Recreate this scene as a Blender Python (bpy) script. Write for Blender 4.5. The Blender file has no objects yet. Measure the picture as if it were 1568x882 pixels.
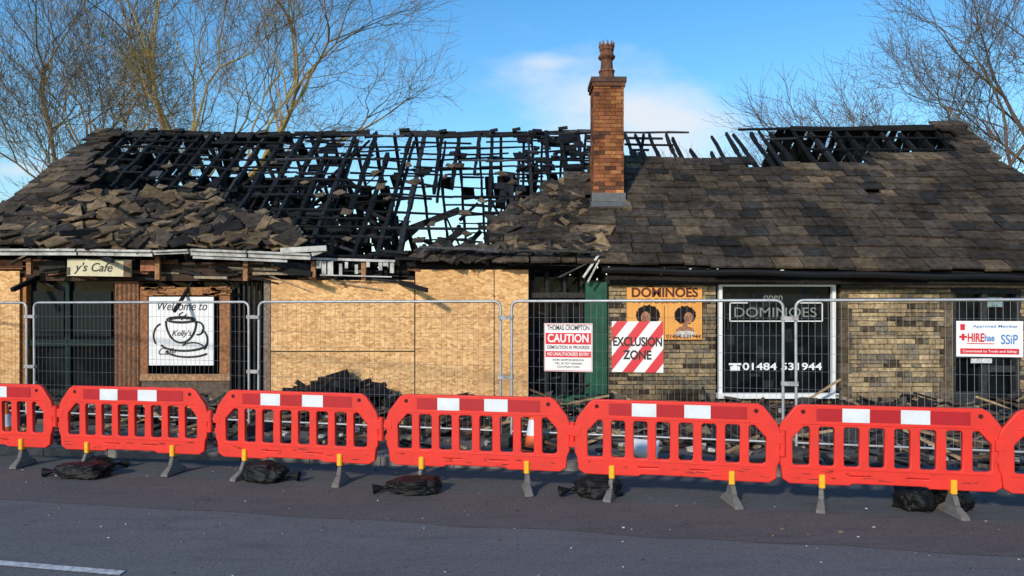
import bpy, math, random
from mathutils import Vector, Matrix, noise
R = random.Random(7)
sc = bpy.context.scene
col = sc.collection

# ---------------------------------------------------------------- survey
F, HY, CX, CZ = 1132.0, 475.0, 784.0, 1.9      # measured from the photograph
def at(px, py, d): return Vector(((px-CX)/F*d, d, CZ+(HY-py)/F*d))
FY = 13.0                                       # facade plane
def wx(px, d=FY): return (px-CX)/F*d
def wz(py, d=FY): return CZ+(HY-py)/F*d

# ---------------------------------------------------------------- materials
def newmat(name):
    m = bpy.data.materials.new(name); m.use_nodes = True
    nt = m.node_tree; b = nt.nodes['Principled BSDF']
    return m, nt, b
def N(nt, t, **kw):
    n = nt.nodes.new(t)
    for k, v in kw.items(): setattr(n, k, v)
    return n
def math_(nt, op, a, b=None, c=None, clamp=False):
    n = nt.nodes.new('ShaderNodeMath'); n.operation = op; n.use_clamp = clamp
    for i, v in enumerate((a, b, c)):
        if v is None: continue
        if isinstance(v, (int, float)): n.inputs[i].default_value = v
        else: nt.links.new(v, n.inputs[i])
    return n.outputs[0]
def mapr(nt, v, a, b, c, d):
    n = nt.nodes.new('ShaderNodeMapRange'); nt.links.new(v, n.inputs[0])
    for i, x in enumerate((a, b, c, d)): n.inputs[i+1].default_value = x
    return n.outputs[0]
def mixc(nt, f, a, b, mode='MIX'):
    n = nt.nodes.new('ShaderNodeMix'); n.data_type = 'RGBA'; n.blend_type = mode
    if isinstance(f, (int, float)): n.inputs[0].default_value = f
    else: nt.links.new(f, n.inputs[0])
    for i, v in ((6, a), (7, b)):
        if isinstance(v, tuple): n.inputs[i].default_value = (*v[:3], 1)
        else: nt.links.new(v, n.inputs[i])
    return n.outputs[2]
def noise_(nt, scale, detail=4, rough=.6, vec=None, stretch=None):
    n = nt.nodes.new('ShaderNodeTexNoise'); n.inputs['Scale'].default_value = scale
    n.inputs['Detail'].default_value = min(detail, 4); n.inputs['Roughness'].default_value = rough
    if vec is None:
        tc = nt.nodes.new('ShaderNodeTexCoord'); vec = tc.outputs['Object']
    if stretch:
        mp = nt.nodes.new('ShaderNodeMapping'); nt.links.new(vec, mp.inputs[0])
        mp.inputs['Scale'].default_value = stretch; vec = mp.outputs[0]
    nt.links.new(vec, n.inputs['Vector'])
    return n.outputs['Fac']
def bump(nt, b, h, s, d=.01):
    n = nt.nodes.new('ShaderNodeBump'); n.inputs['Strength'].default_value = s
    n.inputs['Distance'].default_value = d
    nt.links.new(h, n.inputs['Height']); nt.links.new(n.outputs[0], b.inputs['Normal'])
def vcmat(name, rough=.8, scale=12, lo=.6, hi=1.35, bs=.5, spec=.3, stretch=None, metal=0, simple=False, big=None):
    m, nt, b = newmat(name)
    a = N(nt, 'ShaderNodeAttribute', attribute_name='Col')
    if simple:
        nt.links.new(a.outputs['Color'], b.inputs['Base Color'])
    else:
        f = noise_(nt, scale, 3, .65, stretch=stretch)
        g = mapr(nt, f, .3, .7, lo, hi)
        if big: g = math_(nt, 'MULTIPLY', g, mapr(nt, noise_(nt, big, 2, .6), .35, .65, .62, 1.3))
        c = N(nt, 'ShaderNodeCombineColor')
        for i in range(3): nt.links.new(g, c.inputs[i])
        nt.links.new(mixc(nt, 1., a.outputs['Color'], c.outputs[0], 'MULTIPLY'), b.inputs['Base Color'])
        if bs: bump(nt, b, noise_(nt, scale*4, 2, .7), bs)
    b.inputs['Roughness'].default_value = rough
    b.inputs['Specular IOR Level'].default_value = spec
    b.inputs['Metallic'].default_value = metal
    return m
def flat(name, c, rough=.6, var=.2, scale=8, bs=.1, spec=.4, metal=0, dirt=None):
    m, nt, b = newmat(name)
    f = noise_(nt, scale, 3, .65)
    d = dirt or tuple(x*(1-var*2) for x in c)
    nt.links.new(mixc(nt, mapr(nt, f, .35, .75, 0, 1 if dirt is None else .8), c, d), b.inputs['Base Color'])
    b.inputs['Roughness'].default_value = rough
    b.inputs['Specular IOR Level'].default_value = spec
    b.inputs['Metallic'].default_value = metal
    if bs >= .2: bump(nt, b, noise_(nt, scale*8, 2, .7), bs)
    return m

M_slate = vcmat('stone_slate', .88, 9, .45, 1.5, .8, .15, big=.9)
M_char = vcmat('charred_timber', .75, 25, .4, 1.7, 0, .22)
M_stone = vcmat('sandstone', .9, 14, .55, 1.4, .9, .15, big=1.3)
M_brick = vcmat('brick', .85, 20, .7, 1.25, .6, .2, big=2.)
M_wood = vcmat('old_timber', .75, 18, .5, 1.4, 0, .2)
M_misc = vcmat('mixed_debris', .8, 15, .6, 1.4, 0, .2)
M_bark = vcmat('bark', .9, simple=True, spec=.1)
M_metal = vcmat('galvanised_steel', .5, 10, .8, 1.15, 0, .5, metal=.5)
M_wire = vcmat('steel_wire', .5, metal=.4, simple=True)
M_darkglass, nt, b = newmat('dark_glass')
f = noise_(nt, 2.2, 4, .6)
nt.links.new(mixc(nt, mapr(nt, f, .42, .66, 0, 1), (.003, .004, .005), (.012, .016, .018)), b.inputs['Base Color'])
b.inputs['Roughness'].default_value = .1; b.inputs['Specular IOR Level'].default_value = .1
M_white = flat('white_paint', (.8, .8, .79), .5, .06, 3, .05)
M_dirtywhite = flat('scorched_white_paint', (.55, .54, .51), .7, .2, 5, .2, dirt=(.05, .045, .04))
M_red = flat('red_plastic', (.74, .036, .024), .48, .1, 4, .08, .3, dirt=(.52, .035, .025))
M_refred = flat('red_reflective_tape', (.42, .01, .018), .35, .1, 5, 0, .5)
M_refwhite = flat('white_reflective_tape', (.68, .72, .76), .35, .08, 7, 0, .5)
M_yellow = flat('yellow_plastic', (.85, .42, .02), .5, .1)
M_rubber = flat('recycled_rubber', (.16, .15, .145), .85, .2, 14, .4)
M_bag = flat('black_sandbag', (.007, .007, .008), .5, .2, 10, .6, .25)
M_orange = flat('orange_plastic', (.85, .14, .03), .5, .1)
M_green = flat('green_paint', (.008, .085, .045), .55, .25, 6, .15)
M_sred = flat('sign_red', (.62, .02, .035), .4, .05, 4, 0)
M_sblack = flat('sign_black', (.01, .01, .012), .5, .05, 4, 0)
M_sblue = flat('sign_blue', (.05, .2, .5), .5, .05, 4, 0)
M_sorange = flat('sign_orange', (.82, .38, .085), .45, .12, 3, 0, dirt=(.7, .28, .05))
M_cream = flat('cream_board', (.66, .6, .4), .7, .12, 5, .1)
M_signwhite = flat('sign_white', (.8, .8, .8), .4, .04, 2, 0)
M_textdark = flat('sign_brown', (.1, .02, .01), .5, .05, 3, 0)
M_lettwhite = flat('window_lettering', (.8, .8, .8), .5, .02, 3, 0)
M_dimlet = flat('window_lettering_outline', (.2, .23, .21), .5, .05, 3, 0)
M_lead = flat('lead_flashing', (.12, .125, .13), .55, .2, 9, .2)
M_gutter = flat('black_gutter', (.012, .012, .013), .6, .2, 5, .1, .2)

# OSB boards
M_osb, nt, b = newmat('osb_board')
tc = N(nt, 'ShaderNodeTexCoord')
nz_ = N(nt, 'ShaderNodeTexNoise'); nz_.inputs['Scale'].default_value = 7; nz_.inputs['Detail'].default_value = 2
nt.links.new(tc.outputs['Object'], nz_.inputs['Vector'])
ad = N(nt, 'ShaderNodeVectorMath'); ad.operation = 'MULTIPLY_ADD'; ad.inputs[1].default_value = (.12, .0, .12)
nt.links.new(nz_.outputs['Color'], ad.inputs[0]); nt.links.new(tc.outputs['Object'], ad.inputs[2])
def chips(ang, sx_, sz_, off):
    mp = N(nt, 'ShaderNodeMapping'); mp.inputs['Rotation'].default_value = (0, ang, 0)
    mp.inputs['Scale'].default_value = (sx_, 1, sz_); mp.inputs['Location'].default_value = (off, 0, off*.6)
    nt.links.new(ad.outputs[0], mp.inputs[0])
    v = N(nt, 'ShaderNodeTexVoronoi'); v.inputs['Scale'].default_value = 1.
    nt.links.new(mp.outputs[0], v.inputs['Vector'])
    sp = N(nt, 'ShaderNodeSeparateColor'); nt.links.new(v.outputs['Color'], sp.inputs[0]); return sp.outputs
A_ = chips(.5, 14, 38, 0); B_ = chips(-.85, 13, 36, 3.3); C_ = chips(1.6, 14, 40, 7.1)
v1 = mixc(nt, math_(nt, 'GREATER_THAN', B_[1], .5), A_[0], B_[0])
v2 = mixc(nt, math_(nt, 'GREATER_THAN', C_[1], .66), v1, C_[0])
mx = N(nt, 'ShaderNodeSeparateColor'); nt.links.new(v2, mx.inputs[0]); mx = mx.outputs[0]
mx = math_(nt, 'MULTIPLY', math_(nt, 'ADD', mx, noise_(nt, 22, 3, .7)), .5)
c = mixc(nt, mapr(nt, mx, .18, .8, 0, 1), (.42, .205, .075), (.90, .575, .27))
c2 = mixc(nt, mapr(nt, noise_(nt, .9, 4, .6), .45, .75, 0, .45), c, (.46, .24, .10))
c3 = mixc(nt, mapr(nt, noise_(nt, 3, 4, .7, stretch=(1, 1, .25)), .6, .8, 0, .5), c2, (.27, .13, .055))
nt.links.new(c3, b.inputs['Base Color']); b.inputs['Roughness'].default_value = .8
b.inputs['Specular IOR Level'].default_value = .15

# exclusion stripes
M_stripe, nt, b = newmat('red_white_stripes')
tc = N(nt, 'ShaderNodeTexCoord'); sx = N(nt, 'ShaderNodeSeparateXYZ'); nt.links.new(tc.outputs['Object'], sx.inputs[0])
d = math_(nt, 'SUBTRACT', math_(nt, 'MULTIPLY', sx.outputs[0], 1.3), sx.outputs[2])
fr = math_(nt, 'FRACT', math_(nt, 'ADD', math_(nt, 'MULTIPLY', d, 2.7), 10.3))
nt.links.new(mixc(nt, math_(nt, 'GREATER_THAN', fr, .5), (.78, .78, .78), (.6, .02, .035)), b.inputs['Base Color'])
b.inputs['Roughness'].default_value = .4

def asphalt(name, c, c2):
    m, nt, b = newmat(name)
    f = noise_(nt, .6, 4, .65); g = noise_(nt, 110, 2, .8); g2 = noise_(nt, 30, 4, .85)
    base = mixc(nt, mapr(nt, f, .3, .7, 0, 1), c, c2)
    sp = mixc(nt, mapr(nt, g, .52, .72, 0, .7), base, (.27, .27, .27))
    dk = mixc(nt, mapr(nt, g2, .47, .3, 0, .8), sp, tuple(x*.3 for x in c))
    st = mixc(nt, mapr(nt, noise_(nt, 3.2, 4, .7, stretch=(.35, 1.6, 1)), .52, .75, 0, .55), dk, tuple(x*.6 for x in c))
    st = mixc(nt, mapr(nt, noise_(nt, 1.1, 4, .75, stretch=(.5, 1.4, 1)), .56, .72, 0, .45), st, tuple(x*1.6 for x in c))
    nt.links.new(st, b.inputs['Base Color'])
    b.inputs['Roughness'].default_value = .85; b.inputs['Specular IOR Level'].default_value = .3
    bump(nt, b, g2, .8, .008)
    return m
M_road = asphalt('asphalt', (.100, .098, .102), (.122, .119, .123))
M_strip = asphalt('asphalt_old', (.076, .070, .069), (.094, .088, .086))
M_pave = asphalt('pavement_surface', (.09, .084, .08), (.13, .12, .112))
M_kerb = vcmat('kerb_stone', .9, 8, .6, 1.3, .5, .2)
M_line = flat('road_paint', (.62, .63, .64), .7, .2, 20, .3, dirt=(.1, .1, .1))
M_ground = flat('grass_ground', (.05, .07, .025), .95, .25, 2, .5)

# ---------------------------------------------------------------- geometry batch
class Batch:
    def __init__(s): s.v = []; s.f = []; s.c = []
    def poly(s, pts, faces, c):
        o = len(s.v); s.v += [tuple(p) for p in pts]
        for f in faces: s.f.append(tuple(i+o for i in f)); s.c.append(c)
    def hexa(s, p, c):
        s.poly(p, [(0, 3, 2, 1), (4, 5, 6, 7), (0, 1, 5, 4), (1, 2, 6, 5), (2, 3, 7, 6), (3, 0, 4, 7)], c)
    def box(s, x0, x1, y0, y1, z0, z1, c):
        s.hexa([Vector(q) for q in ((x0, y0, z0), (x1, y0, z0), (x1, y1, z0), (x0, y1, z0), (x0, y0, z1), (x1, y0, z1), (x1, y1, z1), (x0, y1, z1))], c)
    def obox(s, ctr, u, v, n, c, j=0):
        P = []; jj = [(1+(R.random()-.5)*j, 1+(R.random()-.5)*j) for _ in range(4)]
        for k in (-1, 1):
            for (a, b_), (ja, jb) in zip(((-1, -1), (1, -1), (1, 1), (-1, 1)), jj):
                P.append(ctr+u*a*ja+v*b_*jb+n*k)
        s.hexa(P, c)
    def beam(s, p0, p1, w, h, c, up=Vector((0, 0, 1)), taper=1):
        d = (p1-p0); L = d.length
        if L < 1e-4: return
        d /= L; a = d.cross(up)
        if a.length < 1e-3: a = d.cross(Vector((1, 0, 0)))
        a.normalize(); b_ = a.cross(d).normalized()
        P = []
        for p, t in ((p0, 1), (p1, taper)):
            for x, y in ((-1, -1), (1, -1), (1, 1), (-1, 1)): P.append(p+a*x*w*.5*t+b_*y*h*.5*t)
        s.hexa(P, c)
    def rough(s, p0, p1, w, h, c, up=Vector((0, 0, 1)), seg=.45):
        L = (p1-p0).length; n = max(1, int(L/seg)); q = p0
        for i in range(n):
            k = R.uniform(.65, 1.1); e = Vector((R.uniform(-.012, .012), R.uniform(-.012, .012), R.uniform(-.012, .012)))
            q2 = p0+(p1-p0)*((i+1)/n)+e
            s.beam(q, q2, w*k, h*R.uniform(.65, 1.1), c, up, R.uniform(.75, 1.1)); q = q2
    def tube(s, p0, p1, r0, r1, n, c, cap=False):
        d = (p1-p0)
        if d.length < 1e-5: return
        d.normalize(); a = d.orthogonal().normalized(); b_ = d.cross(a)
        P = []
        for p, r in ((p0, r0), (p1, r1)):
            for i in range(n):
                t = 2*math.pi*i/n; P.append(p+a*math.cos(t)*r+b_*math.sin(t)*r)
        fs = [(i, (i+1) % n, n+(i+1) % n, n+i) for i in range(n)]
        if cap: fs += [tuple(range(n-1, -1, -1)), tuple(range(n, 2*n))]
        s.poly(P, fs, c)
    def path(s, pts, r, n, c):
        for i in range(len(pts)-1): s.tube(pts[i], pts[i+1], r, r, n, c)
    def lathe(s, ctr, prof, n, c, cf=None):
        o = []
        for r, z in prof:
            for i in range(n):
                t = 2*math.pi*(i+.5)/n; o.append(ctr+Vector((math.cos(t)*r, math.sin(t)*r, z)))
        for k in range(len(prof)-1):
            cc = cf(k) if cf else c
            base = k*n
            s.poly([o[base+i] for i in range(2*n)], [(i, (i+1) % n, n+(i+1) % n, n+i) for i in range(n)], cc)
    def make(s, name, mat, parent=None, smooth=False):
        me = bpy.data.meshes.new(name); me.from_pydata(s.v, [], s.f); me.update()
        at_ = me.color_attributes.new('Col', 'FLOAT_COLOR', 'CORNER')
        data = []
        for p, c in zip(me.polygons, s.c):
            for _ in range(p.loop_total): data += [c[0], c[1], c[2], 1.]
        at_.data.foreach_set('color', data)
        if smooth:
            for p in me.polygons: p.use_smooth = True
        ob = bpy.data.objects.new(name, me); col.objects.link(ob); me.materials.append(mat)
        if parent: ob.parent = parent
        return ob
def empty(name, loc=(0, 0, 0), yaw=0):
    e = bpy.data.objects.new(name, None); col.objects.link(e); e.location = loc; e.rotation_euler = (0, 0, yaw)
    e.empty_display_size = .2
    return e
def boxobj(name, x0, x1, y0, y1, z0, z1, mat, parent=None, c=(.5, .5, .5), bev=0):
    b = Batch(); b.box(x0, x1, y0, y1, z0, z1, c); o = b.make(name, mat, parent)
    if bev:
        m = o.modifiers.new('bev', 'BEVEL'); m.width = bev; m.segments = 2
    return o
def text(body, x, z, w, h, mat, parent, y=0, bold=0, shear=0, yaw=0):
    cu = bpy.data.curves.new('lettering', 'FONT'); cu.body = body; cu.align_x = 'CENTER'; cu.align_y = 'CENTER'
    cu.offset = bold; cu.shear = shear; cu.extrude = .002
    o = bpy.data.objects.new('lettering', cu); col.objects.link(o); cu.materials.append(mat)
    bpy.context.view_layer.update()
    dx, dy = o.dimensions.x, o.dimensions.y
    o.parent = parent; o.location = (x, y, z); o.rotation_euler = (math.pi/2, yaw, 0)
    o.scale = (w/max(dx, .01), h/max(dy, .01), 1)
    return o
def jit(c, a=.25):
    k = 1+(R.random()-.5)*2*a; return tuple(x*k for x in c)

# ================================================================= GROUND
def kerb_y(x): return 8.8-.134*x
ground = boxobj('ground', -400, 400, -400, 600, -.5, 0, M_ground)
def sheet(name, pts, z, mat):
    b = Batch(); b.poly([Vector((x, y, z)) for x, y in pts], [tuple(range(len(pts)))], (.5, .5, .5)); return b.make(name, mat)
sheet('road', [(-60, kerb_y(-60)-14), (60, kerb_y(60)-14), (60, kerb_y(60)), (-60, kerb_y(-60))], .004, M_road)
pts = []
x = -30
while x <= 30:
    pts.append((x, 6.42-.19*x+noise.noise(Vector((x*1.3, 0, 0)))*.08)); x += .3
sheet('road_edge_strip', pts+[(30, kerb_y(30)-.01), (-30, kerb_y(-30)-.01)], .008, M_strip)
b = Batch()
def ly(x): return 4.68-.21*x
for i in range(5):
    x0 = -13+i*2.2
    b.poly([Vector((x0, ly(x0), .012)), Vector((x0+1.4, ly(x0+1.4), .012)), Vector((x0+1.4, ly(x0+1.4)+.09, .012)), Vector((x0, ly(x0)+.09, .012))], [(0, 1, 2, 3)], (1, 1, 1))
b.make('road_marking', M_line)
b = Batch()
P = [(-34, kerb_y(-34)+.15), (34, kerb_y(34)+.15), (34, 24), (-34, 24)]
b.poly([Vector((x, y, .1)) for x, y in P]+[Vector((x, y, 0)) for x, y in P], [(0, 1, 2, 3), (4, 5, 1, 0)], (.1, .1, .1))
b.make('pavement', M_pave)
b = Batch(); x = -34
while x < 34:
    L = .9; g = jit((.2, .19, .18), .25)
    p0 = Vector((x+.006, kerb_y(x+.006), 0)); p1 = Vector((x+L-.006, kerb_y(x+L-.006), 0)); q = Vector((.018, .134, 0)).normalized()*.15
    b.hexa([p0, p1, p1+q, p0+q]+[v+Vector((0, 0, .108)) for v in (p0, p1, p1+q, p0+q)], g); x += L
b.make('kerb', M_kerb)
b = Batch()
for i in range(420):
    x = R.uniform(-8, 8); y = R.uniform(4.6, 9); r = R.uniform(.003, .009)*(1.8 if R.random() < .08 else 1)
    if y > kerb_y(x)-.1: continue
    g = R.choice([(.6, .6, .6), (.3, .28, .25), (.05, .05, .05), (.04, .04, .04), (.2, .15, .1)])
    b.obox(Vector((x, y, .012+r*.3)), Vector((r, 0, 0)), Vector((0, r*R.uniform(.5, 1), 0)), Vector((0, 0, r*.3)), g, .5)
b.make('road_grit', M_misc)

# ================================================================= BUILDING
bld = empty('stone_shop_building')
XL, XR = -9.52, 10.3
YE, YR = 12.6, 17.0
def ze(x): return 2.86-(x-XL)/(XR-XL)*.36
def zr(x): return 6.02+.03*math.sin(x*1.3)+.004*x
def RP(x, s, off=0):
    y = YE+(YR-YE)*s; z = ze(x)+(zr(x)-ze(x))*s
    v = Vector((0, YR-YE, zr(x)-ze(x))).normalized(); n = Vector((0, -v.z, v.y))
    return Vector((x, y, z))+n*off
def rframe(x):
    v = Vector((0, YR-YE, zr(x)-ze(x))).normalized(); return Vector((1, 0, 0)), v, Vector((0, -v.z, v.y))
def RB(x, s, off=0):
    return Vector((x, YR+s*4.4, zr(x)-s*3.4+off))
def inside(px, py, poly):
    r = False; j = len(poly)-1
    for i in range(len(poly)):
        xi, yi = poly[i]; xj, yj = poly[j]
        if (yi > py) != (yj > py) and px < (xj-xi)*(py-yi)/(yj-yi)+xi: r = not r
        j = i
    return r
def roof_coord(px, py):
    x = 0; s = .5
    for _ in range(30):
        k = (HY-py)/F; e = ze(x); z_ = zr(x); y = (e-CZ-(z_-e)*YE/(YR-YE))/(k-(z_-e)/(YR-YE)); s = (y-YE)/(YR-YE); x = (px-CX)/F*y
    return (x, s)
RIGHT = [roof_coord(*p) for p in [(765, 398), (755, 350), (800, 318), (850, 290), (893, 264), (905, 246), (960, 243), (1145, 248), (1152, 268), (1205, 266), (1215, 258), (1305, 260), (1330, 243), (1478, 238)]]
RIGHT += [(9.9, 1.03), (11, 1.03), (11, -.1), (0, -.1)]
LEFT = [(-11, -.1), (-11, 1.03)]+[roof_coord(*p) for p in [(192, 206), (160, 225), (130, 262), (112, 300), (150, 330), (60, 372)]]
ch = at(930, 310, 14.45)
CHX, CHY = ch.x, 14.55
def slatecol():
    t = R.random()
    if t < .5: c = (.052, .041, .032)
    elif t < .76: c = (.070, .053, .038)
    elif t < .86: c = (.12, .088, .055)
    else: c = (.026, .024, .022)
    return jit(c, .25)
b = Batch()
s = -.01
L0 = 5.5
while s < 1.0:
    g = .33-.13*s; gs = g/L0
    x = XL-.1+R.random()*.2
    while x < XR+.05:
        w = R.uniform(.2, .58)*(1-.25*s)
        xc = x+w/2; sc_ = s+gs*.5
        wob = .014*math.sin(xc*.9+s*9)+.008*math.sin(xc*2.7)
        inR = inside(xc, sc_, RIGHT); inL = inside(xc, sc_, LEFT)
        if (inR or inL) and xc < XR+.1 and xc > XL-.15 and not (abs(xc-CHX) < .3 and abs(YE+4.4*sc_-CHY) < .28):
            if R.random() > .007:
                u, v, n = rframe(xc)
                rr = (R.random()-.5)*.08; u2 = u*math.cos(rr)+v*math.sin(rr)
                h = g*1.55*R.uniform(.95, 1.08)
                c0 = RP(xc, s+wob*.4+h*.5/L0, .045+R.random()*.02)+v*(R.random()-.5)*.04
                vv = (v-n*.1+n*(R.random()-.5)*.05).normalized()
                b.obox(c0, u2*(w*.5-.010), vv*h*.5, n*(.014+R.random()*.015), slatecol(), .08)
        x += w
    s += gs
b.make('roof_slates', M_slate, bld)
b = Batch()
for (poly, xs, xe) in ((RIGHT, 0, XR), (LEFT, XL, -6)):
    x = xs
    while x < xe:
        for k in range(30):
            s0 = k/30
            if inside(x+.1, s0+.016, poly) and inside(x+.1, s0+.03, poly):
                p = [RP(x, s0, -.02), RP(min(x+.2, xe), s0, -.02), RP(min(x+.2, xe), s0+1/30, -.02), RP(x, s0+1/30, -.02)]
                b.poly(p, [(0, 1, 2, 3)], (.012, .01, .01))
        x += .2
b.make('under_slate_blocker', M_char, bld)  # dark sheet added under the slates so no light shows through gaps

b = Batch()
def tumble(poly, n, hmax, sz=(.2, .42), warm=.5, tilt=.2):
    xs = [p[0] for p in poly]; ss = [p[1] for p in poly]; k = 0; t = 0
    while k < n and t < n*30:
        t += 1
        x = R.uniform(min(xs), max(xs)); s_ = R.uniform(min(ss), max(ss))
        if not inside(x, s_, poly): continue
        k += 1
        u, v, n_ = rframe(x)
        M = Matrix.Rotation(R.uniform(-1.3, 1.3), 3, n_) @ Matrix.Rotation(R.gauss(0, tilt), 3, u) @ Matrix.Rotation(R.gauss(0, tilt), 3, v)
        c = (.155, .108, .064) if R.random() < warm else (.05, .04, .032)
        if R.random() < .2: c = (.018, .017, .016)
        w = R.uniform(*sz)*.5; h = R.uniform(*sz)*.5
        b.obox(RP(x, s_, R.uniform(.02, hmax)), (M@u)*w, (M@v)*h, (M@n_)*R.uniform(.008, .018), jit(c, .35), .6)
pile = [roof_coord(*p) for p in [(50, 384), (60, 350), (105, 310), (190, 304), (335, 314), (380, 346), (445, 352), (452, 384)]]
tumble(pile, 640, .2, (.16, .46), .55, .17)
tumble([roof_coord(*p) for p in [(0, 372), (0, 330), (90, 300), (140, 330), (60, 372)]], 50, .1, (.2, .42), .2)
mid = [roof_coord(*p) for p in [(765, 400), (757, 345), (830, 290), (895, 266), (902, 310), (930, 340), (920, 392)]]
tumble(mid, 130, .09, (.18, .42), .3)
tumble([roof_coord(*p) for p in [(640, 396), (645, 382), (700, 384), (900, 384), (900, 392)]], 80, .08, (.14, .36), .1)
b.make('tumbled_slates', M_slate, bld)

def ch_c():
    t = R.random()
    return jit((.007, .007, .008) if t < .65 else ((.015, .016, .019) if t < .96 else (.045, .048, .055)), .4)
b = Batch()
x = XL+.35
while x < 1.6:
    lean = R.uniform(-.05, .05)
    top = 1.0; bot = 0.02
    if x > .2: bot = .45
    if x < -8.4: bot = .4
    r = R.random()
    if -3.3 < x < -.3 and r < .4: bot = R.uniform(.3, .7)
    if r > .9: top = R.uniform(.5, .85)
    b.rough(RP(x, bot, -.07), RP(x+lean, top, -.07), .08, .14, ch_c(), rframe(x)[2])
    if R.random() < .4:
        b.rough(RP(x+.05, bot, -.3), RP(x+.08+lean, min(top, .95), -.12), .06, .1, ch_c())
    x += R.uniform(.34, .46)
NB = 17
for k in range(NB):
    s_ = .03+k*.058
    x = XL+.5
    while x < 1.75:
        L = R.uniform(.4, 1.7); x1 = min(x+L, 1.8)
        xm = (x+x1)/2
        keep = .86
        if xm < -5: keep = .72
        if -3.4 < xm < -.2 and s_ < .55: keep = .58
        if -6.2 < xm < -3.4 and s_ < .4: keep = .5
        if xm > .2 and s_ < .55: keep = 0
        if xm < -8.2 and s_ < .35: keep = 0
        if R.random() < keep:
            e = R.uniform(-.006, .006); e2 = e+(R.uniform(-.05, .05) if R.random() < .16 else R.uniform(-.006, .006))
            b.rough(RP(x, s_+e, .0), RP(x1, s_+e2, R.uniform(-.03, .01)), .045, .035, ch_c(), rframe(xm)[2])
        x = x1+(0 if R.random() < .65 else R.uniform(.05, .4))
x = XL+.3
while x < 2.3:
    x1 = x+R.uniform(.4, 1.2)
    if R.random() < .93: b.rough(RP(x, 1, -.06+R.uniform(-.03, .03)), RP(min(x1, 2.4), 1, -.06+R.uniform(-.03, .03)), .05, .13, ch_c(), Vector((0, 0, 1)), .3)
    if R.random() < .5: b.beam(RP(x, 1.0, .02), RP(x+R.uniform(.1, .25), 1, .05), .08, .06, ch_c())
    x = x1
for px_, top in ((963, 1), (985, 1), (1003, 1.0), (1025, 1), (1048, 1.02), (1062, .98), (1090, .86), (1112, .84), (1128, .98), (1150, 1.0), (1172, 1.0), (1196, 1.0), (1212, 1.02), (1235, 1)):
    x0, s0 = roof_coord(px_, 262); xx = x0*1.0
    b.rough(RP(xx, s0-.15, -.07), RP(xx-R.uniform(.0, .22), top-R.uniform(0, .03), -.07), .065, .1, ch_c(), rframe(xx)[2])
for a_, e_, s_ in ((2.55, 4.05, .985), (2.5, 3.4, .93), (2.5, 3.6, .87), (5.2, 6.5, 1.0), (5.6, 6.4, .9), (2.6, 3.0, .82)):
    b.rough(RP(a_, s_, .0), RP(e_, s_+R.uniform(-.01, .01), .0), .05, .045, ch_c(), rframe(a_)[2])
for k in range(7):
    s_ = .78+k*.036
    if k in (1, 4, 6): b.rough(RP(6.45, s_, 0), RP(9.9, s_+R.uniform(-.008, .008), 0), .045, .035, ch_c(), rframe(7)[2])
x = 6.5
while x < 10:
    b.rough(RP(x, .7, -.07), RP(x+R.uniform(-.06, .06), 1, -.07), .07, .1, ch_c(), rframe(x)[2]); x += R.uniform(.36, .46)
b.rough(RP(6.4, 1, 0), RP(10.2, 1, .02), .08, .12, ch_c())
for i in range(60):
    x = R.uniform(.2, 1.75); s_ = R.uniform(.66, 1.0)
    u, v, n = rframe(x)
    b.obox(RP(x, s_, R.uniform(-.25, .02)), u*R.uniform(.03, .18), v*R.uniform(.03, .14), n*.02, ch_c(), .7)
for i in range(150):
    x = R.uniform(-8.8, .8); s_ = R.uniform(.05, .97)
    if -3.3 < x < -.3 and s_ < .6: continue
    if s_ > .7 and R.random() < .7: continue
    u, v, n = rframe(x)
    b.obox(RP(x, s_, R.uniform(-.18, -.03)), u*R.uniform(.03, .2), v*R.uniform(.03, .2), n*.012, ch_c(), .8)
for i in range(900):
    x = R.uniform(XL+1, 1.0); y = R.uniform(13.3, 20.5)
    zmax = (ze(x)+(y-YE)*.775 if y < YR else 6-.775*(y-YR))-.15
    z = R.uniform(2.3, max(2.4, min(zmax, 4.5))); L = R.uniform(.3, 1.9)
    if -3.5 < x < -.3 and z > 2.9 and R.random() < .94: continue
    if x > -3.4 and z > 3.6 and R.random() < .5: continue
    d_ = Vector((R.gauss(0, 1), R.gauss(0, .7), R.gauss(0, .45))).normalized()
    p0 = Vector((x, y, z)); p1 = p0+d_*L
    if p1.z > (ze(x)+(p1.y-YE)*.775): p1.z = p0.z-.2
    b.beam(p0, p1, R.uniform(.03, .1), R.uniform(.03, .14), ch_c(), taper=R.uniform(.6, 1))
x = XL+.4
while x < XR-.3:
    if x < 1: b.beam(Vector((x, 13.1, 2.5)), Vector((x, 21.2, 2.5)), .06, .12, ch_c())
    if R.random() < .45 and x < .5 and not (-3.4 < x < -.3): b.beam(Vector((x, 15.6, 4.75)), Vector((x, 18.4, 4.75)), .05, .1, ch_c())
    if x < .5 and R.random() < .35: b.beam(RP(x+.1, .3, -.1), Vector((x+R.uniform(-.5, .5), 15.5, 2.6)), .06, .08, ch_c())
    x += .5
x = XL+.3
while x < 3.2:
    e = 1.0
    if -3 < x < -.5: e = R.choice([.3, .6, .75, 1])
    b.rough(RB(x, 0, -.08), RB(x+R.uniform(-.06, .06), e, -.08), .07, .11, ch_c(), Vector((0, .6, .8))); x += R.uniform(.4, .55)
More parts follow.
